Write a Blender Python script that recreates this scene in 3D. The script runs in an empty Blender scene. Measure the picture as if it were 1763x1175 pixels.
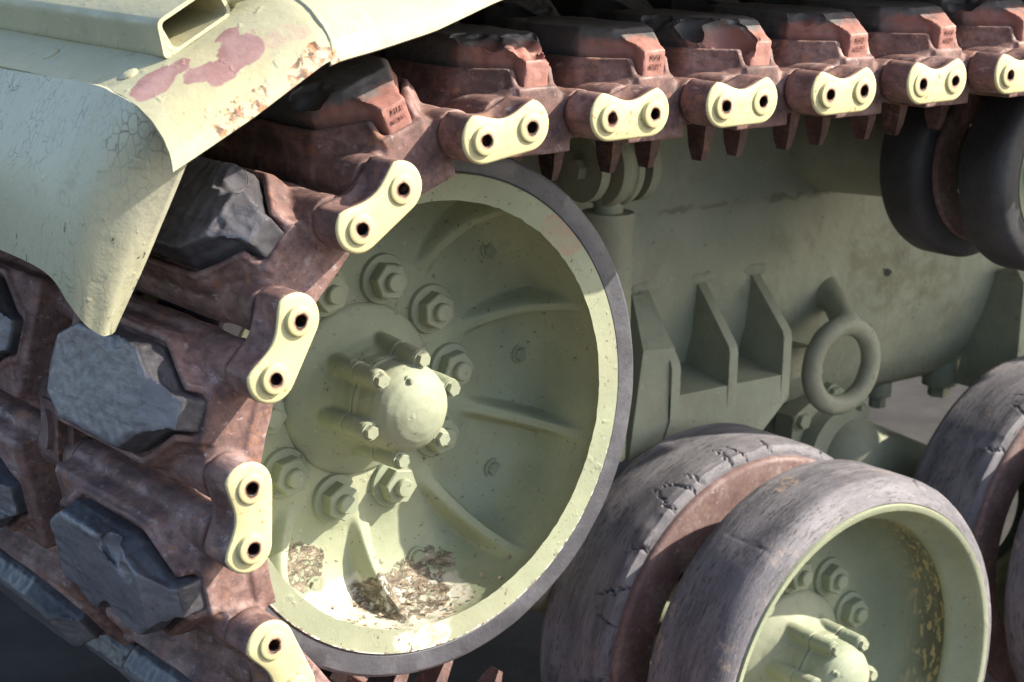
import bpy, bmesh, math, random
import numpy as np
from mathutils import Vector, Matrix, noise as mnoise

scene = bpy.context.scene
col = scene.collection
R = math.radians

# ---------------------------------------------------------------- camera
CAM = (-1.290343, -1.766484, 0.628282); YAW, PIT, ROL = 0.673444, -0.237798, 0.02252
cam_data = bpy.data.cameras.new("camera"); cam = bpy.data.objects.new("camera", cam_data); col.objects.link(cam)
d = Vector((math.sin(YAW)*math.cos(PIT), math.cos(YAW)*math.cos(PIT), math.sin(PIT)))
r = Vector((math.cos(YAW), -math.sin(YAW), 0)); u = r.cross(d)
r2 = math.cos(ROL)*r + math.sin(ROL)*u; u2 = -math.sin(ROL)*r + math.cos(ROL)*u
cam.matrix_world = Matrix(((r2.x, u2.x, -d.x, CAM[0]), (r2.y, u2.y, -d.y, CAM[1]), (r2.z, u2.z, -d.z, CAM[2]), (0, 0, 0, 1)))
cam_data.sensor_width = 36; cam_data.lens = 3228.793/1763*36
cam_data.clip_start = 0.05; cam_data.clip_end = 300
cam_data.dof.use_dof = True; cam_data.dof.focus_distance = 2.15; cam_data.dof.aperture_fstop = 10
scene.camera = cam

# ---------------------------------------------------------------- light
SUN = Vector((1.17, -1.0, 1.16)).normalized()      # towards the sun
world = bpy.data.worlds.new("World"); scene.world = world; world.use_nodes = True
wn = world.node_tree; wn.nodes.clear()
sky = wn.nodes.new("ShaderNodeTexSky"); sky.sky_type = 'NISHITA'; sky.sun_disc = False
sky.sun_elevation = math.asin(SUN.z); sky.sun_rotation = math.atan2(SUN.x, SUN.y)
sky.air_density = 1.0; sky.dust_density = 2.2; sky.ozone_density = 1.0
bg = wn.nodes.new("ShaderNodeBackground"); bg.inputs[1].default_value = 0.15
wo = wn.nodes.new("ShaderNodeOutputWorld")
wn.links.new(sky.outputs[0], bg.inputs[0]); wn.links.new(bg.outputs[0], wo.inputs[0])
sd = bpy.data.lights.new("sun", 'SUN'); sd.energy = 4.8; sd.angle = R(0.55); sd.color = (1.0, 0.92, 0.78)
sun = bpy.data.objects.new("sun", sd); col.objects.link(sun)
sun.rotation_euler = SUN.to_track_quat('Z', 'Y').to_euler(); sun.location = SUN*8
vs = scene.view_settings; vs.view_transform = 'Standard'; vs.look = 'None'; vs.gamma = 1.0; vs.use_curve_mapping = False
vs.exposure = 1.14

# ---------------------------------------------------------------- material tools
class NT:
    def __init__(s, name):
        s.m = bpy.data.materials.new(name); s.m.use_nodes = True; s.t = s.m.node_tree; s.t.nodes.clear()
        s.out = s.t.nodes.new("ShaderNodeOutputMaterial"); s.b = s.t.nodes.new("ShaderNodeBsdfPrincipled")
        s.t.links.new(s.b.outputs[0], s.out.inputs[0]); s.tc = s.t.nodes.new("ShaderNodeTexCoord"); s.nrm = None
        s.obj = s.tc.outputs['Object']
        oi = s.t.nodes.new("ShaderNodeObjectInfo"); sc = s.t.nodes.new("ShaderNodeVectorMath"); sc.operation = 'SCALE'; sc.inputs[0].default_value = (13.1, 7.7, 5.3)
        s.t.links.new(oi.outputs['Random'], sc.inputs['Scale']); ad = s.t.nodes.new("ShaderNodeVectorMath"); s.t.links.new(s.obj, ad.inputs[0]); s.t.links.new(sc.outputs[0], ad.inputs[1])
        s.rnd = ad.outputs[0]                       # coordinates shifted per object, so that alike pieces differ in wear
    def n(s, kind): return s.t.nodes.new("ShaderNode"+kind)
    def put(s, sock, v):
        if hasattr(v, 'links') or hasattr(v, 'is_linked'): s.t.links.new(v, sock)
        elif isinstance(v, (tuple, list)) and len(v) == 3 and sock.type == 'RGBA': sock.default_value = (*v, 1)
        else: sock.default_value = v
    def noise(s, scale, detail=4, rough=.55, vec=None, dist=0.0, out=0):
        k = s.n("TexNoise"); s.put(k.inputs['Vector'], vec or s.rnd); k.inputs['Scale'].default_value = scale
        k.inputs['Detail'].default_value = detail; k.inputs['Roughness'].default_value = rough; k.inputs['Distortion'].default_value = dist
        return k.outputs[out]
    def vor(s, scale, feature='F1', vec=None, out=0, rnd=1.0):
        k = s.n("TexVoronoi"); k.feature = feature; s.put(k.inputs['Vector'], vec or s.obj); k.inputs['Scale'].default_value = scale
        k.inputs['Randomness'].default_value = rnd
        return k.outputs[out]
    def scaled(s, sc, vec=None, loc=(0, 0, 0), rot=(0, 0, 0)):
        k = s.n("Mapping"); s.put(k.inputs[0], vec or s.rnd); k.inputs['Scale'].default_value = sc; k.inputs['Location'].default_value = loc
        k.inputs['Rotation'].default_value = rot
        return k.outputs[0]
    def ramp(s, f, stops):
        k = s.n("ValToRGB"); s.put(k.inputs[0], f); e = k.color_ramp.elements
        while len(e) < len(stops): e.new(.5)
        for q, (p, c) in zip(e, stops): q.position = p; q.color = (c, c, c, 1) if isinstance(c, (int, float)) else (*c, 1)
        return k.outputs[0]
    def step(s, f, a, b):
        k = s.n("MapRange"); k.interpolation_type = 'SMOOTHSTEP'; s.put(k.inputs[0], f); k.inputs[1].default_value = a; k.inputs[2].default_value = b
        return k.outputs[0]
    def math(s, op, a, b=0.0, c=0.0):
        k = s.n("Math"); k.operation = op; s.put(k.inputs[0], a); s.put(k.inputs[1], b); s.put(k.inputs[2], c); return k.outputs[0]
    def mix(s, f, a, b, mode='MIX'):
        k = s.n("Mix"); k.data_type = 'RGBA'; k.blend_type = mode; s.put(k.inputs[0], f); s.put(k.inputs[6], a); s.put(k.inputs[7], b); return k.outputs[2]
    def xyz(s, vec=None):
        k = s.n("SeparateXYZ"); s.put(k.inputs[0], vec or s.obj); return k.outputs
    def warp(s, amount, scale, vec=None):
        nz = s.n("TexNoise"); s.put(nz.inputs['Vector'], vec or s.obj); nz.inputs['Scale'].default_value = scale; nz.inputs['Detail'].default_value = 3
        a = s.n("VectorMath"); a.operation = 'SUBTRACT'; s.put(a.inputs[0], nz.outputs[1]); a.inputs[1].default_value = (.5, .5, .5)
        b = s.n("VectorMath"); b.operation = 'SCALE'; s.put(b.inputs[0], a.outputs[0]); b.inputs['Scale'].default_value = amount
        c = s.n("VectorMath"); c.operation = 'ADD'; s.put(c.inputs[0], vec or s.obj); s.put(c.inputs[1], b.outputs[0]); return c.outputs[0]
    def blob(s, c, rad, vec, rot=0.0):
        """soft mask: 1 inside the ellipsoid, 0 outside (edge about 25 per cent of the radius)"""
        k = s.n("Mapping"); k.vector_type = 'TEXTURE'; s.put(k.inputs[0], vec); k.inputs['Location'].default_value = c
        k.inputs['Scale'].default_value = rad; k.inputs['Rotation'].default_value = (0, 0, rot)
        l = s.n("VectorMath"); l.operation = 'LENGTH'; s.put(l.inputs[0], k.outputs[0]); return s.step(l.outputs[1], 1.05, .92)
    def bump(s, h, strength, dist=.002):
        k = s.n("Bump"); k.inputs['Strength'].default_value = strength; k.inputs['Distance'].default_value = dist; s.put(k.inputs['Height'], h)
        if s.nrm: s.put(k.inputs['Normal'], s.nrm)
        s.nrm = k.outputs[0]
    def done(s, color, rough=.5, metal=0.0, spec=.5):
        s.put(s.b.inputs['Base Color'], color); s.put(s.b.inputs['Roughness'], rough); s.put(s.b.inputs['Metallic'], metal)
        s.put(s.b.inputs['Specular IOR Level'], spec)
        if s.nrm: s.put(s.b.inputs['Normal'], s.nrm)
        return s.m

GREEN2 = (.232, .258, .175); GREEN3 = (.312, .332, .222)
def paint_base(s, a=GREEN2, b=GREEN3):
    f = s.noise(7, 5, .6); c = s.mix(s.step(f, .3, .72), a, b)
    g = s.noise(55, 4, .6); c = s.mix(s.math('MULTIPLY', s.step(g, .58, .72), .25), c, (.22, .22, .15))
    d = s.step(s.noise(4.5, 7, .72), .48, .72); c = s.mix(s.math('MULTIPLY', d, .34), c, (.25, .225, .16))
    d = s.step(s.noise(11, 6, .75), .60, .74); c = s.mix(s.math('MULTIPLY', d, .45), c, (.15, .145, .095))
    d = s.step(s.noise(150, 3, .6), .68, .72); c = s.mix(s.math('MULTIPLY', d, .7), c, (.42, .42, .33))
    s.bump(s.step(s.noise(42, 3, .5), .62, .72), .35, .0018)
    s.bump(s.noise(34, 4, .55), .30, .004)
    s.bump(s.noise(260, 3, .6), .16, .0012)
    return c
def mat_paint(name, a=GREEN2, b=GREEN3, dusty=0.0):
    s = NT(name); c = paint_base(s, a, b)
    w = s.math('MULTIPLY', s.step(s.noise(90, 5, .7), .63, .68), .8); c = s.mix(w, c, (.10, .085, .06))
    if dusty:
        c = s.mix(s.math('MULTIPLY', s.step(s.noise(7, 6, .7, s.scaled((.7, .7, 2.0))), .56, .70), dusty*.75), c, (.095, .09, .05))
        c = s.mix(s.math('MULTIPLY', s.step(s.noise(48, 5, .75), .62, .68), .5), c, (.36, .36, .28))
        c = s.mix(s.math('MULTIPLY', s.step(s.noise(5, 6, .7), .42, .7), dusty), c, (.20, .185, .14))
    return s.done(c, .62, 0, .35)
def mat_hull():
    s = NT("hull_side_paint"); c = paint_base(s, (.25, .27, .20), (.32, .33, .245)); w = s.warp(.10, 12); w2 = s.warp(.03, 40)
    st = s.math('MULTIPLY', s.blob((1.52, .54, -.06), (.17, .2, .10), w, 0), s.step(s.noise(14, 6, .7, s.scaled((1, 1, 1.6))), .40, .62)); c = s.mix(s.math('MULTIPLY', st, .5), c, (.14, .13, .06))
    c = s.mix(s.blob((1.462, .54, -.072), (.014, .2, .010), w2), c, (.012, .011, .010))
    c = s.mix(s.math('MULTIPLY', s.step(s.noise(6, 7, .75, s.scaled((1, 1, .5))), .54, .72), .55), c, (.15, .14, .09))
    c = s.mix(s.math('MULTIPLY', s.step(s.noise(65, 5, .75), .63, .68), .6), c, (.36, .36, .28))
    c = s.mix(s.math('MULTIPLY', s.step(s.noise(38, 5, .75), .66, .70), .8), c, (.06, .055, .04))
    ln = s.math('MULTIPLY', s.step(s.math('ABSOLUTE', s.math('SUBTRACT', s.xyz(w2)[2], .095)), .006, .002), s.step(s.noise(9, 4), .42, .6)); c = s.mix(s.math('MULTIPLY', ln, .5), c, (.09, .08, .055))
    s.bump(s.noise(13, 5, .6), .5, .010); s.bump(s.noise(90, 4, .7), .4, .002)
    return s.done(c, .65, 0, .35)
def mat_idler():
    s = NT("idler_paint"); c = paint_base(s)
    w = s.warp(.05, 16); w2 = s.warp(.018, 60, w)
    # weathered patch in the bottom of the dish: bare scaly metal, whitened paint round it
    white = s.math('MAXIMUM', s.blob((-.012, .03, -.283), (.052, .075, .03), w2), s.blob((-.01, .10, -.277), (.14, .080, .040), w2))
    bare = s.math('MAXIMUM', s.blob((.035, .115, -.268), (.070, .06, .030), w2), s.blob((-.088, .165, -.218), (.042, .06, .034), w2))
    bare = s.math('MAXIMUM', bare, s.blob((.10, .15, -.255), (.05, .04, .018), w2))
    brk = s.step(s.noise(70, 5, .65), .40, .50)
    c = s.mix(s.math('MULTIPLY', white, s.step(s.noise(38, 5, .7), .36, .52)), c, (.50, .475, .40))
    sc = s.ramp(s.noise(95, 6, .75, s.scaled((.55, .55, 1.8))), [(.30, (.05, .042, .035)), (.47, (.17, .135, .10)), (.58, (.36, .30, .22)), (.66, (.60, .54, .45))])
    m = s.math('MULTIPLY', bare, brk); c = s.mix(m, c, sc)
    chip = s.math('MULTIPLY', s.step(s.noise(120, 4, .7), .645, .66), 1.0); c = s.mix(chip, c, (.12, .10, .07))
    o = s.xyz(); rr = s.math('POWER', s.math('ADD', s.math('MULTIPLY', o[0], o[0]), s.math('MULTIPLY', o[2], o[2])), .5)
    rr = s.math('ADD', rr, s.math('MULTIPLY', s.math('SUBTRACT', s.noise(60, 5, .7), .5), .012))
    ed = s.math('MULTIPLY', s.step(rr, .2955, .2975), s.step(o[2], -.02, -.16)); c = s.mix(ed, c, s.mix(s.step(s.noise(140, 3), .45, .55), (.62, .60, .52), (.16, .13, .10)))
    red = s.math('MULTIPLY', s.blob((.205, 0, .208), (.04, .05, .03), s.warp(.08, 25)), s.step(s.noise(30, 4), .4, .62)); c = s.mix(s.math('MULTIPLY', red, .55), c, (.34, .20, .15))
    s.bump(s.math('MULTIPLY', m, s.noise(90, 6, .7, s.scaled((.6, .6, 1.8)))), .9, .006)
    return s.done(c, .6, 0, .35)
def mat_roadwheel():
    s = NT("road_wheel_paint"); c = paint_base(s)
    o = s.xyz(); m = s.math('MULTIPLY', s.step(s.noise(48, 3, .7, s.scaled((2.2, 2.2, .9))), .54, .575), s.math('MULTIPLY', s.step(o[1], .058, .07), s.step(o[1], .155, .12)))
    m = s.math('MULTIPLY', m, s.step(o[0], .10, .2)); c = s.mix(m, c, (.42, .33, .17))
    shade = s.math('MULTIPLY', s.step(o[1], .058, .066), s.step(o[1], .16, .10)); shade = s.math('MULTIPLY', shade, s.step(s.noise(9, 4), .3, .6))  # shade inside the dish, painted into the colour and broken up by noise
    c = s.mix(s.math('MULTIPLY', s.math('MULTIPLY', shade, .85), s.math('SUBTRACT', 1.0, m)), c, (.085, .08, .05))
    chip = s.step(s.noise(120, 4, .7), .65, .665); c = s.mix(chip, c, (.14, .11, .08))
    return s.done(c, .6, 0, .35)
def mat_fender():
    s = NT("fender_paint"); c = paint_base(s, (.375, .36, .225), (.435, .41, .26))
    w = s.warp(.016, 45); w2 = s.warp(.03, 30)
    B = None
    for ce, ra, ro in (((-.424, -.112, 0), (.026, .021, 1), .5), ((-.40, -.112, 0), (.016, .012, 1), .3), ((-.388, -.138, 0), (.016, .016, 1), .2),
                       ((-.368, -.155, 0), (.026, .015, 1), .2), ((-.346, -.145, 0), (.022, .024, 1), .4), ((-.345, -.118, 0), (.014, .014, 1), 0)):
        k = s.blob(ce, (ra[0], ra[1], 1e3), w, ro); B = k if B is None else s.math('MAXIMUM', B, k)
    clean = s.blob((-.372, -.120, 0), (.020, .014, 1e3), w, .4); B = s.math('MULTIPLY', B, s.math('SUBTRACT', 1.0, clean))
    fade = s.math('MAXIMUM', s.blob((-.303, -.168, 0), (.03, .012, 1e3), w2, -.6), s.blob((-.318, -.198, 0), (.05, .006, 1e3), w2, 0))
    fade = s.math('MULTIPLY', fade, s.step(s.noise(30, 5, .7), .40, .62))
    rust = s.math('MULTIPLY', s.math('MAXIMUM', s.blob((-.377, -.197, 0), (.030, .012, 1e3), w2, 0), s.blob((-.295, -.198, 0), (.03, .008, 1e3), w2)), s.step(s.noise(75, 5, .7), .46, .56))
    pr = s.mix(s.step(s.noise(28, 5, .65), .35, .7), (.27, .145, .125), (.36, .22, .20))
    halo = s.math('MULTIPLY', s.math('SUBTRACT', 1.0, B), s.blob((-.378, -.15, 0), (.06, .05, 1e3), w2, .2))
    c = s.mix(s.math('MULTIPLY', halo, .25), c, (.50, .40, .20))
    c = s.mix(s.math('MULTIPLY', fade, .55), c, (.42, .25, .22)); c = s.mix(B, c, pr)
    c = s.mix(rust, c, s.mix(s.step(s.noise(120, 4), .4, .6), (.10, .05, .03), (.36, .17, .07)))
    o = s.xyz(); pit = s.math('MULTIPLY', s.step(s.noise(58, 5, .75), .665, .69), s.step(o[0], -.25, -.33)); c = s.mix(pit, c, (.22, .11, .07))
    streak = s.math('MULTIPLY', s.step(s.noise(14, 5, .7, s.scaled((1, .22, 1))), .55, .75), .35); c = s.mix(streak, c, (.40, .38, .30))
    s.bump(B, -.5, .0012); s.bump(s.noise(18, 5, .6, s.scaled((1, .5, 1))), .35, .004)
    return s.done(c, s.step(s.noise(18, 4), -.25, 1.2), 0, .5)
def mat_flap():
    s = NT("mud_flap_paint"); c = paint_base(s, (.43, .42, .285), (.49, .475, .33))
    v = s.warp(.014, 30, s.scaled((1, 1.0, .55)))
    cr = s.vor(105, 'DISTANCE_TO_EDGE', v); crk = s.step(cr, .075, .012)
    z = s.xyz()[2]; reg = s.math('MULTIPLY', s.step(z, .28, .41), s.step(s.noise(10, 4), .38, .55)); reg = s.math('MAXIMUM', reg, s.math('MULTIPLY', s.step(s.noise(6, 4), .52, .66), .8))
    v2 = s.scaled((1, 2.6, .55)); cr2 = s.step(s.vor(62, 'DISTANCE_TO_EDGE', s.warp(.03, 20, v2)), .035, .004); reg2 = s.step(s.noise(8, 3, .5, s.scaled((1, 1, 1), None, (3, 1, 2))), .45, .62)
    m = s.math('MAXIMUM', s.math('MULTIPLY', crk, reg), s.math('MULTIPLY', s.math('MULTIPLY', cr2, reg2), .6))
    c = s.mix(s.math('MULTIPLY', m, s.step(s.noise(26, 5, .7), .3, .7)), c, (.075, .08, .075))
    hole = s.math('MULTIPLY', s.step(s.noise(60, 3, .6, s.scaled((1, 1.5, .7))), .67, .70), s.step(z, .33, .26)); c = s.mix(hole, c, (.03, .03, .03))
    c = s.mix(s.math('MULTIPLY', s.step(s.noise(5, 3), .5, .75), .5), c, (.36, .36, .35))
    s.bump(m, -.6, .0015)
    return s.done(c, .42, 0, .5)
def mat_rust(name, a=(.062, .040, .040), b=(.200, .113, .098), c3=(.34, .235, .215), pink=0.5, orange=.5):
    s = NT(name)
    c = s.ramp(s.noise(16, 7, .7), [(.30, a), (.52, b), (.72, c3)])
    f = s.step(s.noise(120, 5, .7, s.scaled((1, .35, 1))), .45, .65); c = s.mix(s.math('MULTIPLY', f, .55), c, a)
    g = s.step(s.noise(36, 5, .7), .57, .66); c = s.mix(s.math('MULTIPLY', g, orange), c, (.34, .16, .08))
    k = s.step(s.noise(70, 5, .7, s.scaled((1.3, .5, 1))), .60, .66); c = s.mix(s.math('MULTIPLY', k, pink), c, (.40, .33, .33))
    s.bump(s.noise(110, 5, .7), .35, .0015); s.bump(s.noise(22, 4), .3, .004)
    return s.done(c, s.step(s.noise(30, 4), -.25, .95), .0, .4)
def mat_connector():
    s = NT("connector_face_paint"); c = s.mix(s.step(s.noise(25, 4), .3, .7), (.50, .455, .245), (.55, .50, .275))
    h = s.math('MULTIPLY', s.step(s.noise(85, 5, .72), .575, .66), s.step(s.noise(17, 3), .36, .58)); c = s.mix(h, c, (.36, .17, .065))
    st = s.math('MULTIPLY', s.step(s.noise(24, 5, .7), .52, .72), .45); c = s.mix(st, c, (.47, .36, .20))
    gr = s.math('MULTIPLY', s.step(s.noise(130, 4, .7), .64, .70), .7); c = s.mix(gr, c, (.16, .10, .07))
    s.bump(s.noise(60, 4), .2, .002); s.bump(s.noise(300, 2), .1, .001)
    return s.done(c, .5, 0, .4)
def mat_pin():
    s = NT("pin_paint"); o = s.xyz(); rr = s.math('POWER', s.math('ADD', s.math('MULTIPLY', o[0], o[0]), s.math('MULTIPLY', o[2], o[2])), .5)
    rr = s.math('ADD', rr, s.math('MULTIPLY', s.math('SUBTRACT', s.noise(70, 4), .5), .009))
    c = s.ramp(s.math('MULTIPLY', rr, 60), [(.36, (.012, .008, .007)), (.42, (.10, .04, .022)), (.52, (.40, .28, .19)), (.66, (.52, .47, .26)), (.93, (.48, .435, .23))])  # shade of the hole painted near black at the centre, rust round it
    s.bump(s.noise(150, 4), .25, .001)
    return s.done(c, .5, 0, .45)
def rubber(name, base=(.040, .040, .045), hi=(.105, .105, .118), streak=(1, 1, 1), tan=0.0, rough=.5, red=0.0, scuff=.6):
    s = NT(name)
    f = s.noise(13, 6, .65, s.scaled(streak)); c = s.mix(s.step(f, .35, .72), base, hi)
    g = s.noise(85, 6, .75, s.scaled(streak)); c = s.mix(s.math('MULTIPLY', s.step(g, .53, .68), scuff), c, tuple(x*.35 for x in base))
    if red == 0 and streak[1] < .9:
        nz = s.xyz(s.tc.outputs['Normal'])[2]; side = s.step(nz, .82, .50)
        sc = s.noise(60, 5, .7, s.scaled((2.2, .12, 1), None, (0, 0, 0), (0, 0, .35))); c = s.mix(s.math('MULTIPLY', s.step(sc, .52, .66), .45), c, (.05, .05, .056))
        lt = s.noise(90, 4, .6, s.scaled((2.0, .10, 1), None, (1, 2, 0), (0, 0, .35))); c = s.mix(s.math('MULTIPLY', s.step(lt, .60, .72), .35), c, (.30, .29, .30))
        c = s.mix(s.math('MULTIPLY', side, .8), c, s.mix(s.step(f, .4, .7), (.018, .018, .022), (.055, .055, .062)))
    if tan:
        t = s.math('MULTIPLY', s.step(s.noise(15, 7, .75), .52, .68), tan); c = s.mix(t, c, (.36, .27, .20))
    if red:
        o = s.xyz(); m = s.math('MULTIPLY', s.step(s.math('ADD', o[1], s.math('MULTIPLY', s.math('SUBTRACT', s.noise(22, 5, .7), .5), .11)), -.055, -.105), s.step(s.math('ADD', o[2], s.math('MULTIPLY', s.math('SUBTRACT', s.noise(40, 4, .7), .5), .03)), .082, .070))
        c = s.mix(s.math('MULTIPLY', m, red), c, s.mix(s.step(s.noise(30, 4), .4, .6), (.285, .125, .10), (.33, .155, .125)))
    s.bump(g, .35, .0025); s.bump(s.noise(30, 5, .6), .35, .005)
    return s.done(c, rough, 0, .5)
def mat_tread(name, tan=.35):
    s = NT(name); o = s.xyz(); at = s.n("Math"); at.operation = 'ARCTAN2'; s.put(at.inputs[0], o[2]); s.put(at.inputs[1], o[0])
    cv = s.n("CombineXYZ"); s.put(cv.inputs[0], s.math('MULTIPLY', at.outputs[0], .33)); s.put(cv.inputs[1], s.math('MULTIPLY', o[1], 5.0)); s.put(cv.inputs[2], s.math('MULTIPLY', s.math('POWER', s.math('ADD', s.math('MULTIPLY', o[0], o[0]), s.math('MULTIPLY', o[2], o[2])), .5), 5.0))
    q = cv.outputs[0]
    c = s.mix(s.step(s.noise(6, 5, .6, q), .3, .7), (.098, .094, .108), (.205, .195, .213))
    st = s.noise(44, 6, .75, q); c = s.mix(s.math('MULTIPLY', s.math('MULTIPLY', s.step(st, .52, .60), .75), s.step(s.noise(9, 3), .33, .55)), c, (.04, .039, .041))
    gt = s.noise(160, 4, .7); c = s.mix(s.math('MULTIPLY', s.step(gt, .60, .70), .35), c, (.30, .26, .22))
    lg = s.noise(70, 4, .6, q); c = s.mix(s.math('MULTIPLY', s.step(lg, .58, .66), .5), c, (.26, .24, .235))
    t = s.math('MULTIPLY', s.step(s.noise(16, 6, .75), .56, .70), tan); c = s.mix(t, c, (.46, .33, .23))
    s.bump(st, .4, .002); s.bump(lg, .3, .002); s.bump(gt, .35, .0015)
    return s.done(c, .62, 0, .4)
def mat_asphalt():
    s = NT("asphalt_ground"); c = s.mix(s.step(s.noise(3, 6, .7), .35, .7), (.040, .038, .036), (.066, .062, .058))
    c = s.mix(s.math('MULTIPLY', s.step(s.noise(180, 3, .6), .60, .68), .6), c, (.08, .075, .07))
    s.bump(s.noise(140, 4, .7), .6, .006)
    return s.done(c, .9, 0, .12)
def mat_plain(name, c, rough=.6):
    s = NT(name); k = s.mix(s.step(s.noise(40, 4), .3, .7), c, tuple(x*1.35 for x in c)); s.bump(s.noise(120, 3), .2, .001); return s.done(k, rough, 0, .4)

M = dict(idler=mat_idler(), roadwheel=mat_roadwheel(), paint=mat_paint("olive_paint"), hull=mat_paint("hull_paint", (.225, .25, .18), (.295, .31, .225), .6),
         nut=mat_paint("nut_paint", (.235, .265, .185), (.305, .32, .225)), fender=mat_fender(), flap=mat_flap(), rust=mat_rust("cast_steel_rust"),
         rust_dark=mat_rust("guide_rust", (.05, .03, .028), (.14, .08, .07), (.22, .15, .15), .3), wear=mat_rust("wear_ring_rust", (.10, .062, .058), (.175, .112, .105), (.28, .22, .20), .5, .12),
         conn=mat_connector(), pin=mat_pin(), pad=rubber("pad_rubber", (.112, .106, .120), (.215, .205, .22), (1, .25, 1), .10, .34), pad_red=rubber("pad_rubber_red", (.085, .083, .085), (.165, .16, .16), (1, .4, 1), .05, .55, .95),
         tyre=rubber("tyre_rubber", (.055, .055, .065), (.10, .10, .115), (1, 1, 1), .03, .5, 0, .3), tread=mat_tread("tread_rubber", .6), tread_dark=mat_tread("tread_rubber_dull", .15),
         roller=rubber("roller_rubber", (.030, .030, .034), (.055, .055, .06), (1, 1, 1), .0, .55), ground=mat_asphalt(), hull_side=mat_hull(), flakes=mat_plain("dry_flakes", (.26, .20, .14), .8), letters=mat_plain("letter_red", (.205, .085, .067)), rim_line=mat_plain("bare_edge", (.30, .26, .18)))

# ---------------------------------------------------------------- mesh tools
def finish(me, mats, angle=38):
    for m in (mats if isinstance(mats, (list, tuple)) else [mats]): me.materials.append(M[m] if isinstance(m, str) else m)
    me.polygons.foreach_set("use_smooth", [True]*len(me.polygons)); me.set_sharp_from_angle(angle=R(angle)); me.update(); return me
def mesh_from(verts, faces, name):
    me = bpy.data.meshes.new(name); me.from_pydata([tuple(v) for v in verts], [], faces); me.update(); return me
def bm_mesh(bm, name):
    bmesh.ops.recalc_face_normals(bm, faces=bm.faces); me = bpy.data.meshes.new(name); bm.to_mesh(me); bm.free(); return me
def obj(name, me, parent=None, loc=None, rot=None):
    o = bpy.data.objects.new(name, me); col.objects.link(o)
    if parent is not None: o.parent = parent
    if loc is not None: o.location = loc
    if rot is not None: o.rotation_euler = rot
    return o
def empty(name, parent=None, loc=(0, 0, 0), rot=(0, 0, 0)):
    o = bpy.data.objects.new(name, None); col.objects.link(o); o.empty_display_size = .1; o.location = loc; o.rotation_euler = rot
    if parent is not None: o.parent = parent
    return o
def lathe(bm, prof, seg=96, closed=True, fn=None):
    """revolve (r, y) round the Y axis"""
    rings = []
    for (rr, y) in prof:
        ring = []
        for k in range(seg):
            a = 2*math.pi*k/seg; r_, y_ = (fn(rr, y, a) if fn else (rr, y))
            ring.append(bm.verts.new((r_*math.cos(a), y_, r_*math.sin(a))))
        rings.append(ring)
    n = len(prof)
    for i in range(n if closed else n-1):
        A, B = rings[i], rings[(i+1) % n]
        for k in range(seg): bm.faces.new((A[k], A[(k+1) % seg], B[(k+1) % seg], B[k]))
    if not closed:
        for ring in (rings[0], rings[-1]): 
            if (Vector(ring[0].co) - Vector(ring[seg//2].co)).length > 1e-4: bm.faces.new(ring)
    return bm
def prism(bm, pts, y0, y1, ax='y'):
    """pts in (x,z) swept along y (ax y), or (x,y) along z"""
    f = (lambda p, h: (p[0], h, p[1])) if ax == 'y' else (lambda p, h: (p[0], p[1], h))
    a = [bm.verts.new(f(p, y0)) for p in pts]; b = [bm.verts.new(f(p, y1)) for p in pts]; n = len(pts)
    bm.faces.new(a); bm.faces.new(b[::-1])
    for i in range(n): bm.faces.new((a[i], b[i], b[(i+1) % n], a[(i+1) % n]))
    return bm
def loft(bm, rings):
    V = [[bm.verts.new(p) for p in ring] for ring in rings]; n = len(V[0])
    for A, B in zip(V, V[1:]):
        for i in range(n): bm.faces.new((A[i], A[(i+1) % n], B[(i+1) % n], B[i]))
    bm.faces.new(V[0]); bm.faces.new(V[-1][::-1]); return bm
def cyl(bm, p0, p1, r0, r1=None, seg=24):
    p0, p1 = Vector(p0), Vector(p1); r1 = r0 if r1 is None else r1; ax = (p1-p0).normalized()
    s_ = ax.orthogonal().normalized(); t_ = ax.cross(s_)
    loft(bm, [[p + (s_*math.cos(2*math.pi*k/seg) + t_*math.sin(2*math.pi*k/seg))*q for k in range(seg)] for p, q in ((p0, r0), (p1, r1))]); return bm
def box(bm, lo, hi):
    (a, b, c), (x, y, z) = lo, hi
    loft(bm, [[(a, b, c), (x, b, c), (x, y, c), (a, y, c)], [(a, b, z), (x, b, z), (x, y, z), (a, y, z)]]); return bm
def bevel(bm, w, seg=2, ang=30):
    es = [e for e in bm.edges if len(e.link_faces) == 2 and e.calc_face_angle(0) > R(ang)]
    bmesh.ops.bevel(bm, geom=es, offset=w, segments=seg, affect='EDGES', profile=.5, clamp_overlap=True); return bm
def remeshed(bm, name, voxel, smooth=3, fac=.5):
    me = bm_mesh(bm, name+"_raw"); o = bpy.data.objects.new(name+"_tmp", me); col.objects.link(o)
    q = o.modifiers.new("r", 'REMESH'); q.mode = 'VOXEL'; q.voxel_size = voxel; q.use_smooth_shade = True
    if smooth: q = o.modifiers.new("s", 'SMOOTH'); q.iterations = smooth; q.factor = fac
    dg = bpy.context.evaluated_depsgraph_get(); out = bpy.data.meshes.new_from_object(o.evaluated_get(dg)); out.name = name
    bpy.data.objects.remove(o); bpy.data.meshes.remove(me); return out
def jitter(me, amp, scale, seed=0, fn=None):
    n = len(me.vertices); co = np.empty(n*3); me.vertices.foreach_get('co', co); co = co.reshape(-1, 3)
    for i in range(n):
        v = Vector(co[i]); w = mnoise.noise_vector(v*scale + Vector((seed*7.3, seed*3.1, seed))); co[i] += np.array(w)*amp
        if fn: co[i] = fn(co[i])
    me.vertices.foreach_set('co', co.ravel()); me.update()

GZ = -1.035
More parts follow.
